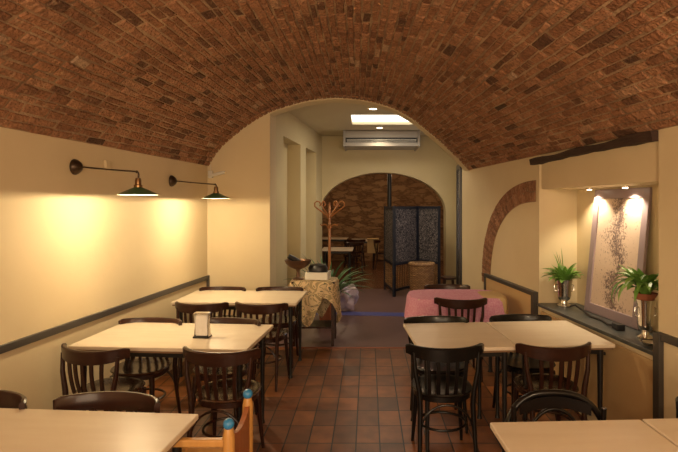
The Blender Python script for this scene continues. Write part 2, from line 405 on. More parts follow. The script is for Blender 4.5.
# left wall, rail
def wall_strip(bm, X, y0, y1, z0, z1, d0, d1):
    """a strip along a wall line from depth d0 to d1 (positive d = into the wall)"""
    prism(bm, [(X(y0)+d0, y0), (X(y1)+d0, y1), (X(y1)+d1, y1), (X(y0)+d1, y0)], z0, z1)
bm = nb(); wall_strip(bm, XL, YB, 6.3, 0, 2.32, 0, -.3); struct('wall_left', bm, 'plaster')
bm = nb(); wall_strip(bm, XL, YB, 5.93, .80, .85, 0, .022); prism(bm, [(XL(5.91), 5.90), (XL(5.91)+.03, 5.90), (XL(5.91)+.03, 5.935), (XL(5.91), 5.935)], .0, .85)
struct('baseboard_left', bm, 'rail', bevel=.004)
# end wall with the passage opening under the vault line
bm = nb(); xs = [-2.3+.0, -1.9, -1.6, -1.4, -1.216] ; xo = [-1.216+(1.39+1.216)*i/48 for i in range(49)]
def arcz(x):
    y = YE(x); t = (x-XL(y))/(XR(y)-XL(y)); return ZS+hprof(t)-.03
def col_strip(bm, x0, x1, za, zb, top=3.35, th=.4):
    v = []
    for x, z in ((x0, za), (x1, zb)):
        y = YE(x); v.append([bm.verts.new((x, yy, zz)) for yy in (y, y+th) for zz in (z, top)])
    A, B = v
    for f in ((A[0], B[0], B[1], A[1]), (A[2], A[3], B[3], B[2]), (A[0], A[2], B[2], B[0]), (A[1], B[1], B[3], A[3])): bm.faces.new(f)
    return A, B
for a, c in zip(xs, xs[1:]): A, B = col_strip(bm, a, c, 0, 0)
bm.faces.new((B[0], B[2], B[3], B[1]))
for a, c in zip(xo, xo[1:]): col_strip(bm, a, c, arcz(a), arcz(c), th=.22)
col_strip(bm, 1.39, 1.9, 0, 0)
bmesh.ops.remove_doubles(bm, verts=bm.verts, dist=.0002)
struct('wall_back', bm, 'plaster')
# right wall with picture niche
NY0, NY1, ND, ZT, ZL = 3.09, 4.66, .36, 1.85, .77
bm = nb()
wall_strip(bm, XR, NY1, 6.94, 0, 2.32, 0, .4)
wall_strip(bm, XR, YB, NY0, 0, 2.32, 0, .4)
wall_strip(bm, XR, NY0, NY1, 0, ZL-.03, .012, .4)
wall_strip(bm, XR, NY0, NY1, ZT, 2.32, .02, .4)
wall_strip(bm, XR, NY0, NY1, ZL-.03, ZT, ND, .4)
struct('wall_right', bm, 'plaster')
bm = nb(); wall_strip(bm, XR, NY0+.004, NY1-.004, ZL-.028, ZL, -.025, ND-.004); struct('trim_3', bm, 'slate', bevel=.004)
# panels under the ledge and dado panel with dark rails
bm = nb()
for a, c in ((3.13, 3.86), (3.90, 4.62)): wall_strip(bm, XR, a, c, .10, .70, -.006, .03)
struct('trim_4', bm, 'panel', bevel=.006)
bm = nb(); wall_strip(bm, XR, 4.74, 5.95, .02, .83, -.03, .02); struct('trim_5', bm, 'panel', bevel=.003)
bm = nb(); wall_strip(bm, XR, 4.68, 5.98, .825, .868, -.045, .01); wall_strip(bm, XR, 4.68, 4.74, 0, .83, -.045, .01); wall_strip(bm, XR, 5.94, 5.98, 0, .83, -.045, .01)
wall_strip(bm, XR, YB, NY0-.012, .855, .905, -.022, .01); wall_strip(bm, XR, NY0-.045, NY0+.012, 0, .90, -.03, .01)
struct('baseboard_right', bm, 'rail', bevel=.004)
# blind brick arch
bm = nb(); lay = bm.faces.layers.float.new('tone')
def sup(a, b_, th, p=2.3):
    c_, s_ = math.cos(th), math.sin(th)
    return (4.72+a*math.copysign(abs(c_)**(2/p), c_), .74+b_*abs(s_)**(2/p))
def AP(s, y, off):   # s across the band (0 inner,1 outer), y = angle
    a = 1.16+.27*s; b_ = .99+.21*s
    yy, zz = sup(a, b_, y); return Vector((XR(yy)+off, yy, zz))
NA = 44
for i in range(NA):
    a0 = PI/2*i/NA; a1 = PI/2*(i+1)/NA; gp = (a1-a0)*.09
    cuts = [0, 1] if random.random() < .4 else [0, random.uniform(.4, .6), 1]
    for c0, c1 in zip(cuts, cuts[1:]):
        brick_face(bm, lay, [(c0+.02, a0+gp), (c1-.02, a0+gp), (c1-.02, a1-gp), (c0+.02, a1-gp)], .012, .08, min(1, max(.2, random.gauss(.6, .15))), AP)
struct('wall_right_brick_arch', bm, 'brick')
bm = nb(); pr = None
for i in range(NA+1):
    a = PI/2*i/NA; q = [bm.verts.new(AP(0, a, .02)), bm.verts.new(AP(0, a, -.004)), bm.verts.new(AP(1, a, -.004)), bm.verts.new(AP(1, a, .02))]
    if pr:
        for k in range(4): bm.faces.new((pr[k], pr[(k+1) % 4], q[(k+1) % 4], q[k]))
    else: bm.faces.new(q)
    pr = q
bm.faces.new(pr); struct('wall_right_arch_mortar', bm, 'mortar')
# dark timber beam at the springing
bm = nb(); n = 14; pr = None
for i in range(n+1):
    y = 3.09+(4.76-3.09)*i/n; zt = 2.170-.03*(i/n)+.008*math.sin(i*1.1); zb = 2.105-.02*(i/n)+.012*math.sin(PI*i/n)+.004*math.sin(i*2.3)
    x = XR(y); q = [bm.verts.new(p) for p in ((x-.04, y, zb), (x-.05, y, zt), (x+.05, y, zt), (x+.05, y, zb))]
    if pr:
        for k in range(4): bm.faces.new((pr[k], pr[(k+1) % 4], q[(k+1) % 4], q[k]))
    else: bm.faces.new(q)
    pr = q
bm.faces.new(pr); struct('trim_6', bm, 'beam')
# front wall behind the camera with an added, unseen window for the fill light
bm = nb(); box(bm, (-2.2, YB-.15, 1.6), (1.2, .3, 3.2)); box(bm, (2.2, YB-.15, 1.6), (1.6, .3, 3.2)); box(bm, (-.1, YB-.15, .25), (3.2, .3, .5)); box(bm, (-.1, YB-.15, 2.85), (3.2, .3, .75))
struct('wall_front', bm, 'plaster')
bm = nb()
for x in (-1.6, -.1, 1.4): box(bm, (x, YB-.1, 1.49), (.06, .06, 1.98))
for z in (.53, 2.45): box(bm, (-.1, YB-.1, z), (3.0, .06, .06))
struct('added_window_1', bm, 'post')
# passage
XP = lambda y: -1.947+.102*y
bm = nb()
for y0, y1 in ((6.45, 7.09), (8.126, 8.52), (9.36, 9.96)): wall_strip(bm, XP, y0, y1, 0, 3.12, 0, -.3)
for y0, y1 in ((7.09, 8.126), (8.52, 9.36)): wall_strip(bm, XP, y0, y1, 2.70, 3.12, 0, -.3); wall_strip(bm, XP, y0, y1, 0, 2.7, -.22, -.3)
struct('wall_passage_left', bm, 'plaster_passage')
bm = nb(); box(bm, (1.95, 8.45, 1.56), (.3, 3.02, 3.12)); box(bm, (1.75, 6.98, 1.56), (.7, .08, 3.12)); struct('wall_passage_right', bm, 'plaster_passage')
bm = nb()
sk = (-.27, 7.62, 1.0, 8.52)
box(bm, ((-2.2+sk[0])/2, 8.2, 3.15), (sk[0]+2.2, 3.6, .1)); box(bm, ((2.2+sk[2])/2, 8.2, 3.15), (2.2-sk[2], 3.6, .1))
box(bm, ((sk[0]+sk[2])/2, (6.2+sk[1])/2, 3.15), (sk[2]-sk[0], sk[1]-6.2, .1)); box(bm, ((sk[0]+sk[2])/2, (10+sk[3])/2, 3.15), (sk[2]-sk[0], 10-sk[3], .1))
struct('ceiling_passage', bm, 'ceiling')
bm = nb(); box(bm, ((sk[0]+sk[2])/2, (sk[1]+sk[3])/2, 3.16), (sk[2]-sk[0]+.04, sk[3]-sk[1]+.04, .03)); struct('window_2', bm, 'skylight', label='bright rectangular skylight in the passage ceiling')
# far passage wall with arch
def arch_wall(bm, x0, x1, y, th, cx, a, zs, b_, top):
    xs = [cx-a*math.cos(PI*i/36) for i in range(37)]
    def z(x): return zs+b_*math.sqrt(max(0, 1-((x-cx)/a)**2))
    xs = [x for x in xs if x > x0] ; xs = [max(x0, cx-a)]+xs
    if cx-a > x0: box(bm, ((x0+cx-a)/2, y+th/2, top/2), (cx-a-x0, th, top))
    box(bm, ((x1+cx+a)/2, y+th/2, top/2), (x1-cx-a, th, top))
    for p, q in zip(xs, xs[1:]):
        if q-p < 1e-4: continue
        A = [bm.verts.new((p, yy, zz)) for yy in (y, y+th) for zz in (z(p), top)]; B = [bm.verts.new((q, yy, zz)) for yy in (y, y+th) for zz in (z(q), top)]
        for f in ((A[0], B[0], B[1], A[1]), (A[2], A[3], B[3], B[2]), (A[0], A[2], B[2], B[0]), (A[1], B[1], B[3], A[3])): bm.faces.new(f)
bm = nb(); arch_wall(bm, -1.3, 2.1, 9.94, .3, .3, 1.28, 1.55, .81, 3.12); struct('wall_passage_end', bm, 'plaster_passage')
# stone back room
bm = nb(); box(bm, (.4, 15.15, 1.6), (7, .3, 3.2)); box(bm, (-2.4, 12.7, 1.6), (.3, 5, 3.2)); box(bm, (3.2, 12.7, 1.6), (.3, 5, 3.2)); struct('wall_back_room', bm, 'stone')
bm = nb(); box(bm, (.4, 12.6, 3.15), (7, 5.4, .1)); struct('ceiling_back_room', bm, 'ceiling')
# open black glazed door edge-on at the right of the passage
t = bpy.data.objects.new('door_1', None); C.objects.link(t); t['kind'] = 'structure'; t.location = (1.345, 7.04, 0); t.rotation_euler = (0, 0, -math.radians(6.5))
bm = nb(); box(bm, (0, .03, 1.16), (.055, .08, 2.32)); box(bm, (0, .80, 1.16), (.045, .08, 2.32)); box(bm, (0, .41, 2.28), (.045, .7, .08)); box(bm, (0, .41, .08), (.045, .7, .16))
obj('door_frame', bm, 'post', t)
bm = nb(); box(bm, (0, .41, 1.2), (.008, .69, 2.08)); obj('pane', bm, 'glass', t)

# ------------------------------------------------------------- tables
def make_table(wd, dp):
    t = thing('dining_table', '', 'table')
    bm = nb(); box(bm, (0, 0, .737), (wd, dp, .026)); top = obj('tabletop', bm, 'table_top', t, bevel=.006)
    bm = nb(); box(bm, (0, 0, .7175), (wd-.02, dp-.02, .013)); obj('edge_band', bm, 'table_edge', top)
    bm = nb()
    for s in (-1, 1):
        box(bm, (0, s*(dp/2-.07), .69), (wd-.14, .02, .045)); box(bm, (s*(wd/2-.07), 0, .69), (.02, dp-.14, .045))
    obj('apron', bm, 'iron', t)
    for sx in (-1, 1):
        for sy in (-1, 1):
            x, y = sx*(wd/2-.07), sy*(dp/2-.07); bm = nb()
            tube(bm, [(x, y, .71), (x, y, .6), (x, y, .3), (x, y, .03), (x, y, 0)], [.022, .02, .016, .014, .022], 10); obj('leg', bm, 'iron', t, True)
    return t
def put(t, x, y, deg, label, group=None):
    t.location = (x, y, 0); t.rotation_euler = (0, 0, math.radians(deg)); t['label'] = label
    if group: t['group'] = group
    return t
GL, GR = 'rectangular tables along the left wall', 'square tables pushed together on the right'
tl = put(make_table(1.235, .68), -1.39, 3.60, -4, 'cream-topped rectangular table along the left wall with the napkin dispenser on it', GL)
dup(tl, (-1.41, 1.935, 0), math.radians(-4), 'foreground left cream-topped table beside the pine chair with blue balls', GL)
dup(tl, (-1.30, 5.11, 0), math.radians(-2), 'farthest cream-topped table on the left, next to the patterned cloth', GL)
tr = put(make_table(.675, .70), .645, 3.61, 4.5, 'square cream table nearest the aisle in the middle right row', GR)
dup(tr, (1.325, 3.665, 0), math.radians(4.5), 'square cream table against the right wall panel below the picture niche', GR)
dup(tr, (.885, 1.81, 0), math.radians(2.5), 'foreground right square cream table nearest the aisle', GR)
dup(tr, (1.57, 1.845, 0), math.radians(2.5), 'square cream table cut off in the lower right corner of the photo', GR)

# ------------------------------------------------------------- bistro chairs
def rail_bm():
    bm = nb(); n = 16; pr = None; W = .25
    for i in range(n+1):
        u = -1+2*i/n; x = W*math.sin(u*1.25)/math.sin(1.25); y = -.225+.12*(1-math.cos(u*1.25))/(1-math.cos(1.25))
        nx, ny = math.sin(u*1.1), -math.cos(u*1.1)      # outward
        h = .088-.03*abs(u)**2; zt = .783+.009*u*u-(.010 if abs(u) > .95 else 0)
        th = .011
        q = [bm.verts.new((x+nx*th, y+ny*th, zt-h)), bm.verts.new((x+nx*(th+.003), y+ny*(th+.003), zt-.008)), bm.verts.new((x+nx*th*.5, y+ny*th*.5, zt)),
             bm.verts.new((x-nx*th*.5, y-ny*th*.5, zt)), bm.verts.new((x-nx*th, y-ny*th, zt-.008)), bm.verts.new((x-nx*th, y-ny*th, zt-h))]
        if pr:
            for k in range(6): bm.faces.new((pr[k], pr[(k+1) % 6], q[(k+1) % 6], q[k]))
        else: bm.faces.new(q)
        pr = q
    bm.faces.new(pr); return bm
def seat_outline(r, n=32):
    pts = []
    for k in range(n):
        a = 2*PI*k/n; c_, s_ = math.cos(a), math.sin(a)
        pts.append((r*math.copysign(abs(c_)**.85, c_)*(1.02+.05*s_), r*math.copysign(abs(s_)**.85, s_)*1.0+.01))
    return pts
def make_chair(wood, seat_m, label=''):
    t = thing('bistro_chair', label, 'chair')
    bm = nb()
    prev = None
    rows = [(.195, .452), (.203, .462), (.198, .470), (.165, .470), (.13, .463), (.05, .460)]
    for r_, z in rows:
        q = [bm.verts.new((x, y, z)) for x, y in seat_outline(r_)]
        if prev:
            for k in range(32): bm.faces.new((prev[k], prev[(k+1) % 32], q[(k+1) % 32], q[k]))
        else: bm.faces.new(q)
        prev = q
    bm.faces.new(prev); obj('seat', bm, seat_m, t, True)
    bm = nb(); prism(bm, seat_outline(.188), .415, .453); obj('seat_frame', bm, wood, t, True)
    br = obj('backrest', rail_bm(), wood, t, True)
    for s in (-1, 1):
        bm = nb(); tube(bm, [(s*.185, -.235, 0), (s*.178, -.195, .2), (s*.172, -.170, .40), (s*.180, -.172, .50), (s*.205, -.168, .62), (s*.212, -.160, .74)],
                        [.012, .015, .018, .018, .015, .012], 10); obj('leg', bm, wood, t, True)
        bm = nb(); tube(bm, [(s*.150, .148, .43), (s*.158, .158, .30), (s*.170, .175, .12), (s*.178, .19, 0)], [.020, .018, .014, .011], 10); obj('leg', bm, wood, t, True)
    for i in range(5):
        x = (-.125+.0625*i); yt = -.225+.12*(1-math.cos(x/.25*1.1))/(1-math.cos(1.25))+.003
        bm = nb(); n = 6; pr = None
        for k in range(n+1):
            f = k/n; z = .462+(.715-.462)*f; y = -.178+abs(x)*.14+(yt+.178-abs(x)*.14)*f-.012*math.sin(PI*f); xx = x*(.88+.12*f)
            q = [bm.verts.new((xx+a, y+c_, z)) for a, c_ in ((-.012, -.005), (.012, -.005), (.012, .005), (-.012, .005))]
            if pr:
                for e in range(4): bm.faces.new((pr[e], pr[(e+1) % 4], q[(e+1) % 4], q[e]))
            else: bm.faces.new(q)
            pr = q
        bm.faces.new(pr); obj('slat', bm, wood, t)
    bm = nb(); tube(bm, [(.158*math.cos(2*PI*k/28), .145*math.sin(2*PI*k/28)-.01, .225) for k in range(28)], .009, 8, closed=True); obj('stretcher', bm, wood, t, True)
    bm = nb(); tube(bm, [(.172*math.cos(PI*k/14), -.186+.012*math.sin(PI*k/14), .23+.17*math.sin(PI*k/14)) for k in range(15)], .008, 8); obj('brace', bm, wood, t, True)
    return t
protos = {'brown': make_chair('dark_wood', 'seat_wood'), 'black': make_chair('black_wood', 'black_wood')}
hp = make_chair('black_wood', 'black_wood')
for o in kids(hp):
    if o.name.startswith(('slat', 'backrest')): bpy.data.objects.remove(o)
bm = nb(); tube(bm, [(.245*math.copysign(abs(math.cos(a))**.75, math.cos(a)), -.185-.045*math.sin(a), .50+.285*math.sin(a)**.8) for a in [PI*k/28 for k in range(29)]], .016, 12, sx=1.1); obj('backrest', bm, 'black_wood', hp, True)
bm = nb(); tube(bm, [(.15*math.cos(a), -.185-.035*math.sin(a), .47+.24*math.sin(a)) for a in [PI*k/20 for k in range(21)]], .009, 10); obj('inner_hoop', bm, 'black_wood', hp, True)
bm = nb(); n = 12; pr = None
for i in range(n+1):
    u = -1+2*i/n; x = .17*u; y = -.222+.015*u*u; za, zb = .715-.03*u*u, .772-.035*u*u
    q = [bm.verts.new(p) for p in ((x, y-.006, za), (x, y-.006, zb), (x, y+.006, zb), (x, y+.006, za))]
    if pr:
        for e in range(4): bm.faces.new((pr[e], pr[(e+1) % 4], q[(e+1) % 4], q[e]))
    else: bm.faces.new(q)
    pr = q
bm.faces.new(pr); obj('top_panel', bm, 'black_wood', hp, True)
protos['hoop'] = hp
used = set()
def chair(kind, bx, by, deg, label, group):
    """bx, by: where the middle of the back rail stands; deg 0 = sitter looks away from the camera"""
    a = math.radians(deg); o = Matrix.Rotation(a, 3, 'Z') @ Vector((0, .225, 0)); loc = (bx+o.x, by+o.y, 0)
    if kind not in used:
        used.add(kind); t = protos[kind]; t.location = loc; t.rotation_euler = (0, 0, a); t['label'] = label; t['group'] = group; return t
    return dup(protos[kind], loc, a, label, group)
G1, G2 = 'dark bistro chairs around the left tables', 'dark bistro chairs around the right tables'
chair('brown', -.955, 3.04, -6, 'dark bistro chair with slatted back, nearest the aisle at the napkin dispenser table', G1)
chair('brown', -1.80, 3.08, -14, 'turned dark bistro chair by the left wall, near side of the napkin dispenser table', G1)
chair('brown', -1.72, 4.00, 176, 'dark bistro chair on the far side of the napkin dispenser table, nearest the left wall', G1)
chair('brown', -1.09, 3.99, 174, 'dark bistro chair on the far side of the napkin dispenser table, nearest the aisle', G1)
chair('brown', -1.58, 4.52, -4, 'dark bistro chair at the near side of the farthest left table, by the left wall', G1)
chair('brown', -1.02, 4.50, -8, 'dark bistro chair at the near side of the farthest left table, nearest the aisle', G1)
chair('brown', -1.60, 5.52, 178, 'dark bistro chair behind the farthest left table, in the wall corner', G1)
chair('brown', -.98, 5.52, 182, 'dark bistro chair behind the farthest left table, beside the patterned cloth', G1)
chair('brown', -1.22, 2.41, 176, 'dark bistro chair whose curved rail shows behind the foreground left table', G1)
chair('brown', -1.84, 2.43, 172, 'dark bistro chair cut off at the left edge, behind the foreground left table', G1)
chair('black', .513, 3.13, 2, 'black bistro chair with its back to the camera, nearest the aisle in the right row', G2)
chair('brown', 1.245, 3.15, 4, 'dark brown bistro chair, back to the camera, at the table under the picture niche', G2)
chair('black', .545, 4.06, 182, 'black bistro chair behind the aisle-side square table of the right row', G2)
chair('black', 1.24, 4.12, 184, 'black bistro chair behind the square table under the picture niche', G2)
chair('hoop', .905, 2.385, 178, 'glossy black chair with a rounded bentwood back directly behind the foreground right table', G2)
chair('black', 1.70, 2.42, 182, 'black bistro chair barely showing at the right edge of the photo', G2)
chair('brown', .91, 4.73, -3, 'dark brown bistro chair standing in front of the pink tablecloth', G2)
chair('brown', .90, 5.68, 180, 'dark brown bistro chair behind the pink tablecloth table', G2)

# ------------------------------------------------------------- pink cloth table
def cloth(bm, wd, dp, drops, z, n=48, amp=.012, waves=9, seed=0, th=.003, p=5, flare=.012):
    """rounded-rectangle cloth: flat top, falling skirt with folds; drops(a) gives the fall"""
    def out(a, k):
        c_, s_ = math.cos(a), math.sin(a)
        r_ = 1/((abs(c_)/(wd/2))**p+(abs(s_)/(dp/2))**p)**(1/p); return Vector((c_*r_*k, s_*r_*k, 0))
    rings = []
    for f in (0.0001, .5, .93, 1.0): rings.append([out(2*PI*i/n, f)+Vector((0, 0, z-(.004 if f == 1 else 0))) for i in range(n)])
    for f in (.15, .4, .7, 1):
        rg = []
        for i in range(n):
            a = 2*PI*i/n; q = out(a, 1.012); w_ = amp*f*(math.sin(waves*a+seed)+.5*math.sin(waves*1.9*a+seed*2)); d = q.normalized()
            rg.append(q+d*(w_+flare*f+.01)+Vector((0, 0, z-.004-drops(a)*f)))
        rings.append(rg)
    vs = [[bm.verts.new(p) for p in r_] for r_ in rings]; vi = [[bm.verts.new(p-Vector((p.x*.006, p.y*.006, th))) for p in r_] for r_ in rings]
    for A, B, c_, d in zip(vs, vs[1:], vi, vi[1:]):
        for k in range(n):
            k2 = (k+1) % n; bm.faces.new((A[k], A[k2], B[k2], B[k])); bm.faces.new((c_[k], d[k], d[k2], c_[k2]))
    for k in range(n): bm.faces.new((vs[-1][k], vs[-1][(k+1) % n], vi[-1][(k+1) % n], vi[-1][k]))
    bm.faces.new(vs[0]); bm.faces.new(vi[0])
pt = dup(tr, (.92, 5.20, 0), 0, 'small dark-legged table under the pink tablecloth', None); del pt['group']
pt.scale = (1.22, .74, 1)
bm = nb(); cloth(bm, .97, .62, lambda a: .235+.03*math.sin(3*a), .757, amp=.010, waves=8, p=3.6, flare=.035)
tag(obj('tablecloth', bm, 'pink', None, True, loc=(.92, 5.20, 0)), 'dusty pink tablecloth falling over the table by the blind brick arch', 'tablecloth')
bm = nb(); cloth(bm, .24, .40, lambda a: .05+.12*max(0, math.cos(a+.6)), .003, n=32, amp=.006, waves=5, seed=2)
tag(obj('folded_napkin', bm, 'cream_cloth', None, True, loc=(1.30, 5.16, .7585)), 'cream cloth lying on the right corner of the pink tablecloth', 'cloth')

# ------------------------------------------------------------- pine chair with blue balls
t = thing('wooden_armchair', 'honey-coloured pine armchair with blue ball finials beside the foreground left table', 'chair', (-.74, 2.24, 0))
hx = .15
for y, tp in ((-.165, .755), (.165, .755)):
    bm = nb(); tube(bm, [(hx, y, 0), (hx, y, .4), (hx, y, .72), (hx, y, tp)], [.022, .026, .026, .018], 14); p = obj('post', bm, 'pine', t, True)
    bm = nb(); ball(bm, (hx, y, tp+.018), .024, 16); f = obj('finial', bm, 'blue', p, True); f['label'] = 'bright blue wooden ball'
    bm = nb(); tube(bm, [(-.15, y, 0), (-.15, y, .35), (-.15, y, .69 if y < 0 else .52)], .018, 12); obj('leg', bm, 'pine', t, True)
    bm = nb(); box(bm, (-.005, y, .695 if y < 0 else .50), (.33, .03, .032)); obj('armrest' if y < 0 else 'side_rail', bm, 'pine', t, bevel=.006)
    bm = nb(); box(bm, (0, y, .2), (.29, .02, .03)); obj('stretcher', bm, 'pine', t, bevel=.004)
bm = nb(); n = 12; pr = None
for i in range(n+1):
    u = i/n; y = -.150+.30*u; zt = .725-.04*math.sin(PI*u)
    q = [bm.verts.new(p) for p in ((hx-.009, y, .30), (hx+.014, y, .30), (hx+.014, y, zt), (hx-.009, y, zt))]
    if pr:
        for k in range(4): bm.faces.new((pr[k], pr[(k+1) % 4], q[(k+1) % 4], q[k]))
    else: bm.faces.new(q)
    pr = q
bm.faces.new(pr); obj('backrest', bm, 'pine_panel', t)
bm = nb(); box(bm, (-.02, 0, .40), (.28, .31, .025)); obj('seat', bm, 'pine', t, bevel=.006)

# ------------------------------------------------------------- wall sconces
def sconce(y, zm, xs_, zr, label):
    xm = XL(y); t = thing('wall_lamp', label, 'lamp', (xm, y, zm), 0, 'green enamel wall lamps on the left wall')
    dx = xs_-xm; dz = zr-zm
    bm = nb(); mt = Matrix.Rotation(PI/2, 4, 'Y'); lathe(bm, [(0, 0), (.058, 0), (.060, .008), (.054, .022), (.036, .045), (.014, .058), (0, .06)], seg=24, mtx=mt); obj('wall_mount', bm, 'bronze', t, True)
    bm = nb(); tube(bm, [(.05, 0, 0), (dx*.5, 0, -.018), (dx-.02, 0, -.034), (dx, 0, -.04), (dx+.004, 0, -.055), (dx, 0, dz+.11)], .0065, 10); ball(bm, (dx-.01, 0, -.036), .011); obj('arm', bm, 'bronze', t, True)
    bm = nb(); lathe(bm, [(0, .125), (.018, .122), (.022, .105), (.022, .075), (.03, .07), (.03, .05)], (dx, 0, dz)); obj('lamp_holder', bm, 'brass', t, True)
    bm = nb(); lathe(bm, [(.028, .055), (.05, .045), (.10, .022), (.142, .002), (.146, 0), (.143, -.001), (.10, .018), (.05, .040), (.028, .050)], (dx, 0, dz), 40)
    bmesh.ops.remove_doubles(bm, verts=bm.verts, dist=1e-5); sh = obj('lamp_shade', bm, 'green', t, True)
    bm = nb(); lathe(bm, [(.141, -.0015), (.098, .0165), (.048, .0385), (.026, .0485), (0, .0485)], (dx, 0, dz), 40); obj('shade_lining', bm, 'white_enamel', sh, True)
    bm = nb(); lathe(bm, [(0, .008), (.012, .012), (.018, .024), (.014, .036), (.01, .045), (0, .046)], (dx, 0, dz), 16); bu = obj('bulb', bm, 'bulb', t, True)
    for o_ in (bu,): o_.visible_shadow = True
    l = point('sconce_light', (dx, 0, dz+.0045), 22, WARM, .012); l.parent = t
    return t
sconce(3.62, 1.981, -1.698, 1.776, 'green metal wall lamp on a dark arm, nearer the camera')
sconce(5.05, 1.947, -1.566, 1.768, 'green metal wall lamp on a dark arm, near the room corner')
# small white spotlight in the corner
t = thing('corner_spotlight', 'small white spotlight fixed high in the corner above the far wall lamp', 'lamp', (-1.90, 5.90, 2.07))
bm = nb(); box(bm, (0, .02, 0), (.05, .05, .09)); obj('bracket', bm, 'white', t, bevel=.008)
bm = nb(); box(bm, (.10, -.02, -.02), (.17, .05, .035), mtx=Matrix.Rotation(-.25, 4, 'Y')); obj('lamp_head', bm, 'white', t, bevel=.01)
bm = nb(); tube(bm, [(0, .02, .04), (0, .03, .09), (-.02, .03, .13)], .004, 6); obj('cable', bm, 'white', t, True)
bm = nb(); box(bm, (XL(3.99)+.012, 3.99, 2.03), (.024, .07, .06)); tag(obj('junction_box', bm, 'plaster', bevel=.004), 'small cream junction box high on the left wall between the lamps', 'box')

# ------------------------------------------------------------- napkin dispenser
t = thing('napkin_dispenser', 'chrome napkin dispenser with white paper napkins on the middle left table', 'dispenser', (-1.19, 3.52, .7505), math.radians(-3))
bm = nb(); box(bm, (0, 0, .006), (.115, .07, .012)); obj('base', bm, 'black', t, bevel=.003)
bm = nb(); box(bm, (0, 0, .088), (.088, .045, .15)); obj('napkin_stack', bm, 'paper', t, bevel=.008)
for s in (-1, 1):
    bm = nb(); tube(bm, [(s*.052, 0, .01), (s*.050, 0, .04), (s*.044, 0, .09), (s*.050, 0, .14), (s*.054, 0, .172)], .006, 8, sx=4); obj('side_spring', bm, 'chrome', t, True)
bm = nb(); box(bm, (0, 0, .172), (.112, .055, .012)); obj('top_frame', bm, 'chrome', t, bevel=.004)

# ------------------------------------------------------------- side table with patterned cloth
tx, ty = -.66, 6.08
t = thing('side_table', 'small dark side table under a patterned cloth at the passage entrance', 'table', (tx, ty, 0))
bm = nb(); box(bm, (0, 0, .765), (.52, .40, .025)); obj('tabletop', bm, 'dark_wood', t)
bm = nb(); box(bm, (0, 0, .22), (.46, .34, .02)); obj('shelf', bm, 'dark_wood', t)
for sx in (-1, 1):
    for sy in (-1, 1): bm = nb(); box(bm, (sx*.235, sy*.175, .378), (.035, .035, .755)); obj('leg', bm, 'dark_wood', t)
bm = nb(); cloth(bm, .56, .44, lambda a: .36+.17*math.cos(4*a+.9), .782, amp=.022, waves=9, seed=1)
tag(obj('patterned_cloth', bm, 'pattern', None, True, loc=(tx, ty, 0)), 'tan and black patterned cloth draped over the side table at the passage', 'tablecloth')
bm = nb(); lathe(bm, [(0, 0), (.055, 0), (.058, .01), (.02, .025), (.016, .08), (.022, .10), (.08, .125), (.125, .165), (.138, .20), (.132, .20), (.118, .168), (.075, .135), (0, .12)], (-.86, 6.02, .786)); 
bmesh.ops.scale(bm, vec=(1.2, 1.0, 1.2), space=Matrix.Translation((.86, -6.02, -.786)), verts=bm.verts)
t = tag(obj('footed_bowl', bm, 'copper', None, True), 'copper footed bowl on the left end of the patterned cloth', 'bowl')
bm = nb(); tube(bm, [(-.97, 5.98, 1.075), (-.92, 6.0, 1.045), (-.85, 6.02, 1.01), (-.79, 6.03, .985)], [.03, .034, .026, .012], 12)
tag(obj('dark_bottle', bm, 'black', None, True), 'dark bottle lying across the footed copper bowl', 'bottle')
t = thing('serving_tray', 'white box with dark contents on the patterned cloth, right of the copper bowl', 'box', (-.62, 6.08, .786), math.radians(-6))
bm = nb()
for s in (-1, 1): box(bm, (s*.135, 0, .045), (.012, .22, .09)); box(bm, (0, s*.105, .045), (.28, .012, .09))
box(bm, (0, 0, .006), (.27, .21, .012)); obj('box_body', bm, 'white', t, bevel=.003)
bm = nb(); lathe(bm, [(0, 0), (.12, .0), (.125, .03), (.10, .055), (.05, .065), (0, .06)], (0, 0, .06), 14, Matrix.Diagonal((1, .75, 1.5, 1))); o = obj('dark_contents', bm, M['black'], t, True)

# coat stand
t = thing('coat_stand', 'reddish bentwood coat stand in the passage behind the side table', 'coat stand', (-.613, 7.8, 0))
bm = nb(); tube(bm, [(0, 0, .08), (0, 0, 1.0), (0, 0, 1.66), (0, 0, 1.74)], [.024, .022, .019, .012], 14); obj('pole', bm, 'bentwood', t, True)
for k in range(4):
    a = PI/2*k+.4; c_, s_ = math.cos(a), math.sin(a)
    bm = nb(); tube(bm, [(c_*.02, s_*.02, .42), (c_*.10, s_*.10, .34), (c_*.17, s_*.17, .18), (c_*.25, s_*.25, .05), (c_*.30, s_*.30, .013)], .013, 8); obj('foot', bm, 'bentwood', t, True)
for k in range(6):
    a = PI/3*k+.1; c_, s_ = math.cos(a), math.sin(a)
    pts = [(.02, 1.50), (.07, 1.55), (.13, 1.60), (.19, 1.64), (.235, 1.68), (.235, 1.73), (.20, 1.76), (.155, 1.745), (.14, 1.705), (.16, 1.68)]
    bm = nb(); tube(bm, [(c_*r_, s_*r_, z) for r_, z in pts], .011, 8); obj('hook', bm, 'bentwood', t, True)
for k in range(4):
    a = PI/2*k+.1; c_, s_ = math.cos(a), math.sin(a)
    pts = [(.02, 1.33), (.05, 1.38), (.09, 1.39), (.125, 1.37), (.14, 1.40)]
    bm = nb(); tube(bm, [(c_*r_, s_*r_, z) for r_, z in pts], .010, 8); obj('hook', bm, 'bentwood', t, True)
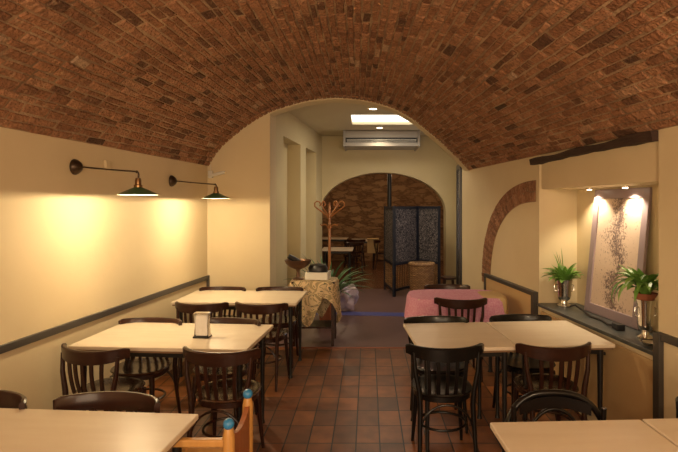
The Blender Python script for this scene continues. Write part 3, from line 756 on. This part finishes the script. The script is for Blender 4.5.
# floor plant
def plant(name, label, loc, pot_fn, leaves, m, cat='plant'):
    t = thing(name, label, cat, loc); pot_fn(t); bm = nb(); leaves(bm); obj('foliage', bm, m, t); return t
def pot_a(t):
    bm = nb(); lathe(bm, [(0, 0), (.11, 0), (.14, .26), (.15, .28), (.135, .28), (.125, .25), (0, .25)]); obj('pot', bm, 'terracotta', t, True)
def lv_a(bm):
    for i in range(80):
        a = random.uniform(0, 2*PI); blade(bm, (.03*math.cos(a), .03*math.sin(a), .25), a, random.uniform(.9, 1.5), random.uniform(.5, .9), .04, random.uniform(.5, 2.0))
plant('spider_plant', 'spiky green plant in a pot on the passage floor around the coat stand', (-.60, 7.2, 0), pot_a, lv_a, 'leaf_dark')
# plastic bags
bm = nb(); bmesh.ops.create_icosphere(bm, subdivisions=4, radius=1)
for v in bm.verts:
    p = v.co; k = 1+.12*math.sin(7*p.x+3*p.z)+.1*math.sin(9*p.y-5*p.z)+.06*math.sin(17*p.x*p.y+11*p.z)
    v.co = Vector((p.x*.20*k, p.y*.18*k, max(-.20, p.z*.24*k)+.20))
tag(obj('plastic_bag', bm, 'bag', None, True, loc=(-.38, 7.95, 0)), 'crumpled whitish plastic bag standing on the passage floor by the coat stand', 'bag')

# ------------------------------------------------------------- passage end things
t = thing('air_conditioner', 'long grey ceiling air conditioner above the far arch', 'air conditioner', (.252, 9.50, 2.78))
bm = nb(); prism(bm, [(-.68, -.30), (.68, -.30), (.68, .40), (-.68, .40)], .03, .31); box(bm, (0, -.325, .245), (1.36, .05, .13)); box(bm, (0, -.325, .055), (1.36, .05, .07)); obj('casing', bm, 'ac', t, bevel=.006)
for s in (-1, 1): bm = nb(); box(bm, (s*.70, .03, .165), (.04, .78, .31)); obj('end_cap', bm, 'ac', t, bevel=.01)
bm = nb(); box(bm, (0, -.305, .135), (1.34, .012, .09)); obj('air_outlet', bm, 'black', t)
bm = nb(); box(bm, (0, -.335, .135), (1.30, .035, .012)); box(bm, (0, -.33, .105), (1.30, .02, .005)); obj('louvre', bm, 'white', t)
for x, y, lb in ((.073, 7.116, 'recessed round ceiling spotlight in front of the skylight'), (.208, 8.863, 'recessed round ceiling spotlight between skylight and air conditioner')):
    t = thing('recessed_spotlight', lb, 'ceiling light', (x, y, 3.1), 0, 'recessed spotlights in the passage ceiling')
    bm = nb(); lathe(bm, [(.055, 0), (.075, 0), (.075, -.006), (.055, -.008), (.055, 0)]); obj('ring', bm, 'white', t, True)
    bm = nb(); lathe(bm, [(0, -.001), (.055, -.001), (.055, -.004), (0, -.004)]); obj('lens', bm, 'spot_glow', t)
    l = spot('recessed_light', (x, y, 3.08), (x, y, 0), 14, (1, .80, .52), 130); l.parent = None
# folding screen: three hinged panels
pts = [(.335, 9.92), (.475, 9.06), (.98, 9.72), (1.37, 9.30)]
t = thing('folding_screen', 'dark three-panel folding screen standing in the far arch', 'screen', (0, 0, 0))
t.location = (.85, 9.5, 0)
for (x0, y0), (x1, y1) in zip(pts, pts[1:]):
    dx, dy = x1-x0, y1-y0; ln = math.hypot(dx, dy); ang = math.atan2(dy, dx)
    mt = Matrix.Translation((x0-.85, y0-9.5, 0)) @ Matrix.Rotation(ang, 4, 'Z')
    bm = nb()
    for x in (.025, ln-.025): box(bm, (x, 0, .84), (.045, .03, 1.68), mtx=mt)
    for z in (.12, .60, 1.65): box(bm, (ln/2, 0, z), (ln-.08, .028, .05), mtx=mt)
    f = obj('panel_frame', bm, 'screen_wood', t)
    bm = nb(); box(bm, (ln/2, 0, 1.125), (ln-.08, .014, 1.0), mtx=mt); obj('fabric_panel', bm, 'screen_fabric', f)
    bm = nb()
    for k in range(9): box(bm, (.05+(ln-.1)*(k+.5)/9, 0, .36), (.028, .01, .43), mtx=mt)
    obj('slatted_panel', bm, 'wicker', f)
# wicker basket
t = thing('wicker_basket', 'tall round wicker basket with lid in front of the folding screen', 'basket', (.985, 9.0, 0))
bm = nb(); prof = [(0, 0)]
for k in range(34): prof.append((.205+.03*k/33+(.006 if k % 2 else 0), .002+.60*k/33))
prof.append((0, .60)); lathe(bm, prof, seg=40)
for v in bm.verts:
    a = math.atan2(v.co.y, v.co.x); r_ = 1+.012*math.cos(20*a)*math.cos(v.co.z*170); v.co.x *= r_; v.co.y *= r_
obj('basket_body', bm, 'wicker', t)
bm = nb(); lathe(bm, [(0, .602), (.245, .602), (.250, .625), (.235, .645), (.12, .66), (0, .665)], seg=40); obj('lid', bm, 'wicker', t, True)
# dark stool by the right jamb
t = thing('wooden_stool', 'small dark stool between the wicker basket and the open door', 'stool', (1.50, 9.1, 0))
bm = nb(); lathe(bm, [(0, .36), (.15, .36), (.16, .375), (.15, .40), (0, .40)], (0, 0, -.03)); obj('seat', bm, 'dark_wood', t, True)
for k in range(4):
    a = PI/4+PI/2*k; bm = nb(); tube(bm, [(.10*math.cos(a), .10*math.sin(a), .335), (.14*math.cos(a), .14*math.sin(a), 0)], .014, 8); obj('leg', bm, 'dark_wood', t, True)
# slim black pipe behind the screen
bm = nb(); tube(bm, [(.455, 10.4, 0), (.455, 10.4, 1.5), (.455, 10.4, 3.1)], .045, 16); tag(obj('black_pipe', bm, 'iron', None, True), 'thin black vertical pipe rising behind the folding screen', 'pipe')
# back room tables and chairs
dup(tr, (-.66, 10.72, 0), 0, 'pale table just inside the back room behind the coat stand', 'back room tables')
bt = dup(tr, (-.12, 13.5, 0), 0, 'pale table farther back against the stone wall', 'back room tables')
dup(tl, (-1.2, 14.2, 0), 0, 'long pale table in the left rear of the stone-walled back room', 'back room tables')
G3 = 'dark chairs in the stone-walled back room'
chair('brown', -.30, 12.0, 20, 'dark chair in the back room with its back to the passage', G3)
chair('brown', -.34, 13.0, -10, 'dark chair in the back room at the near side of the far pale table', G3)
chair('brown', .16, 12.9, -80, 'dark chair in the back room beside the hanging cream cloth', G3)
bm = nb(); box(bm, (.13, 13.0, .62), (.30, .03, .40)); box(bm, (.13, 12.97, .8), (.32, .09, .03))
tag(obj('hanging_cloth', bm, 'cream_cloth', None, bevel=.01), 'cream cloth hung over a chair back in the back room', 'cloth')

# ------------------------------------------------------------- niche things
# picture
px_b, px_t = 1.965, 2.07
yc = 3.985; t = thing('framed_picture', 'large mauve-framed picture leaning in the lit wall niche', 'picture', (px_b-.0, yc, ZL+.002))
ang = math.atan(-.13)
lean = math.atan2(px_t-px_b, 1.06)
# local: x along the wall (towards camera), z up, y depth into wall
R = Matrix.Rotation(-PI/2-ang*-1, 4, 'Z')
t.rotation_euler = Matrix.Rotation(-lean, 4, 'X').to_euler()
t.rotation_mode = 'QUATERNION'
t.rotation_quaternion = (Matrix.Rotation(-PI/2+.13, 4, 'Z') @ Matrix.Rotation(-lean, 4, 'X')).to_quaternion()
PW, PHH = .70, 1.066
bm = nb()
for s in (-1, 1): box(bm, (s*(PW/2-.035), 0, PHH/2), (.07, .025, PHH)); box(bm, (0, 0, PHH/2+s*(PHH/2-.04)), (PW-.14, .025, .08))
obj('picture_frame', bm, 'frame', t, bevel=.004)
bm = nb(); box(bm, (0, .004, PHH/2), (PW-.12, .010, PHH-.14)); obj('art_print', bm, 'print', t)
# two niche spots
for y, lb in ((4.28, 'small spotlight in the niche ceiling over the left edge of the picture'), (3.80, 'small spotlight in the niche ceiling over the right edge of the picture')):
    x = XR(y)+.255; q = thing('niche_spotlight', lb, 'ceiling light', (x, y, ZT), 0, 'niche spotlights')
    bm = nb(); lathe(bm, [(0, 0), (.03, 0), (.03, -.012), (.024, -.016), (0, -.016)]); obj('housing', bm, 'chrome', q, True)
    bm = nb(); lathe(bm, [(0, -.017), (.02, -.017), (.02, -.02), (0, -.02)]); obj('lens', bm, 'spot_glow', q)
    spot('niche_light', (x, y, ZT-.03), (x+.08, y, ZT-.6), 12, (1, .80, .52), 115, .6, .01)
# silver ice buckets with plants
def bucket(t, h=.25, r_=.07):
    bm = nb(); lathe(bm, [(0, 0), (r_*.85, 0), (r_*.88, .012), (r_*.45, .03), (r_*.40, .05), (r_*.75, .07), (r_*.85, .10), (r_*.95, h*.85), (r_*1.12, h), (r_*1.05, h), (r_*.85, h*.86), (0, h*.85)]); b_ = obj('bucket', bm, 'chrome', t, True)
    for s in (-1, 1):
        bm = nb(); tube(bm, [(s*r_*.92, 0, h*.8), (s*r_*1.25, 0, h*.78), (s*r_*1.3, 0, h*.6), (s*r_*.9, 0, h*.55)], .005, 8); obj('handle', bm, 'chrome', b_, True)
def lv_b(bm):
    for i in range(70):
        a = random.uniform(0, 2*PI); blade(bm, (.03*math.cos(a), .03*math.sin(a), .21+random.uniform(0, .05)), a, random.uniform(.5, 1.5), random.uniform(.11, .21), .045, random.uniform(.3, 1.5))
    for i in range(6):
        a = random.uniform(2.0, 4.4); blade(bm, (.02*math.cos(a), .02*math.sin(a), .24), a, random.uniform(1.15, 1.45), random.uniform(.24, .34), .008, .3)
    for v in bm.verts: v.co.x = min(v.co.x, .15); v.co.y = min(v.co.y, .14)
plant('potted_plant', 'bushy green plant in a silver bucket at the far left end of the niche', (1.80, 4.50, ZL), lambda t: bucket(t), lv_b, 'leaf')
def pot_c(t):
    bucket(t, .275, .058)
    bm = nb(); lathe(bm, [(0, .25), (.045, .25), (.055, .28), (.072, .308), (.078, .32), (.07, .32), (.06, .30), (0, .30)]); obj('inner_pot', bm, 'terracotta', t, True)
def lv_c(bm):
    for i in range(46):
        a = random.uniform(0, 2*PI); blade(bm, (.02*math.cos(a), .02*math.sin(a), .30), a, random.uniform(1.1, 1.6), random.uniform(.16, .34)*(1 if math.cos(a) < .2 else .75), .058, random.uniform(.6, 2.8))
    for a, ln, e, d in ((3.0, .30, 1.1, 2.9), (2.5, .32, 1.2, 2.6), (3.4, .34, 1.15, 3.0), (3.9, .28, 1.0, 2.5), (2.2, .30, 1.3, 2.9), (3.0, .40, 1.2, 3.6)):
        blade(bm, (0, 0, .31), a, e, ln, .04, d, 10)
    for v in bm.verts: v.co.x = min(v.co.x, .15); v.co.y = max(v.co.y, -.27)
plant('potted_plant', 'green arching plant in a terracotta pot on a silver jug, right of the picture', (1.93, 3.41, ZL), pot_c, lv_c, 'leaf')
bm = nb(); lathe(bm, [(0, 0), (.03, 0), (.034, .006), (.05, .022), (.046, .022), (.03, .01), (0, .008)], (1.86, 3.25, ZL+.001)); tag(obj('silver_dish', bm, 'chrome', None, True), 'small silver dish at the near end of the niche ledge', 'dish')
bm = nb(); tube(bm, [(1.80, 4.36, ZL+.03), (1.82, 4.30, ZL+.05), (1.86, 4.20, ZL+.012), (1.84, 4.05, ZL+.008), (1.87, 3.92, ZL+.008), (1.85, 3.78, ZL+.01), (1.86, 3.70, ZL+.02)], .008, 8)
tag(obj('black_cable', bm, 'cable', None, True), 'black cable lying on the ledge along the foot of the picture', 'cable')
bm = nb(); box(bm, (1.87, 3.66, ZL+.023), (.06, .09, .045)); tag(obj('power_adapter', bm, 'black', None, bevel=.006), 'small black adapter box at the end of the cable on the ledge', 'adapter')
# knob on the wall panel
bm = nb(); mt = Matrix.Translation((XR(3.63)-.006, 3.63, .60)) @ Matrix.Rotation(-PI/2, 4, 'Y'); lathe(bm, [(0, 0), (.012, 0), (.01, .02), (.024, .03), (.024, .042), (0, .046)], seg=18, mtx=mt)
struct('trim_7', bm, 'black', True)
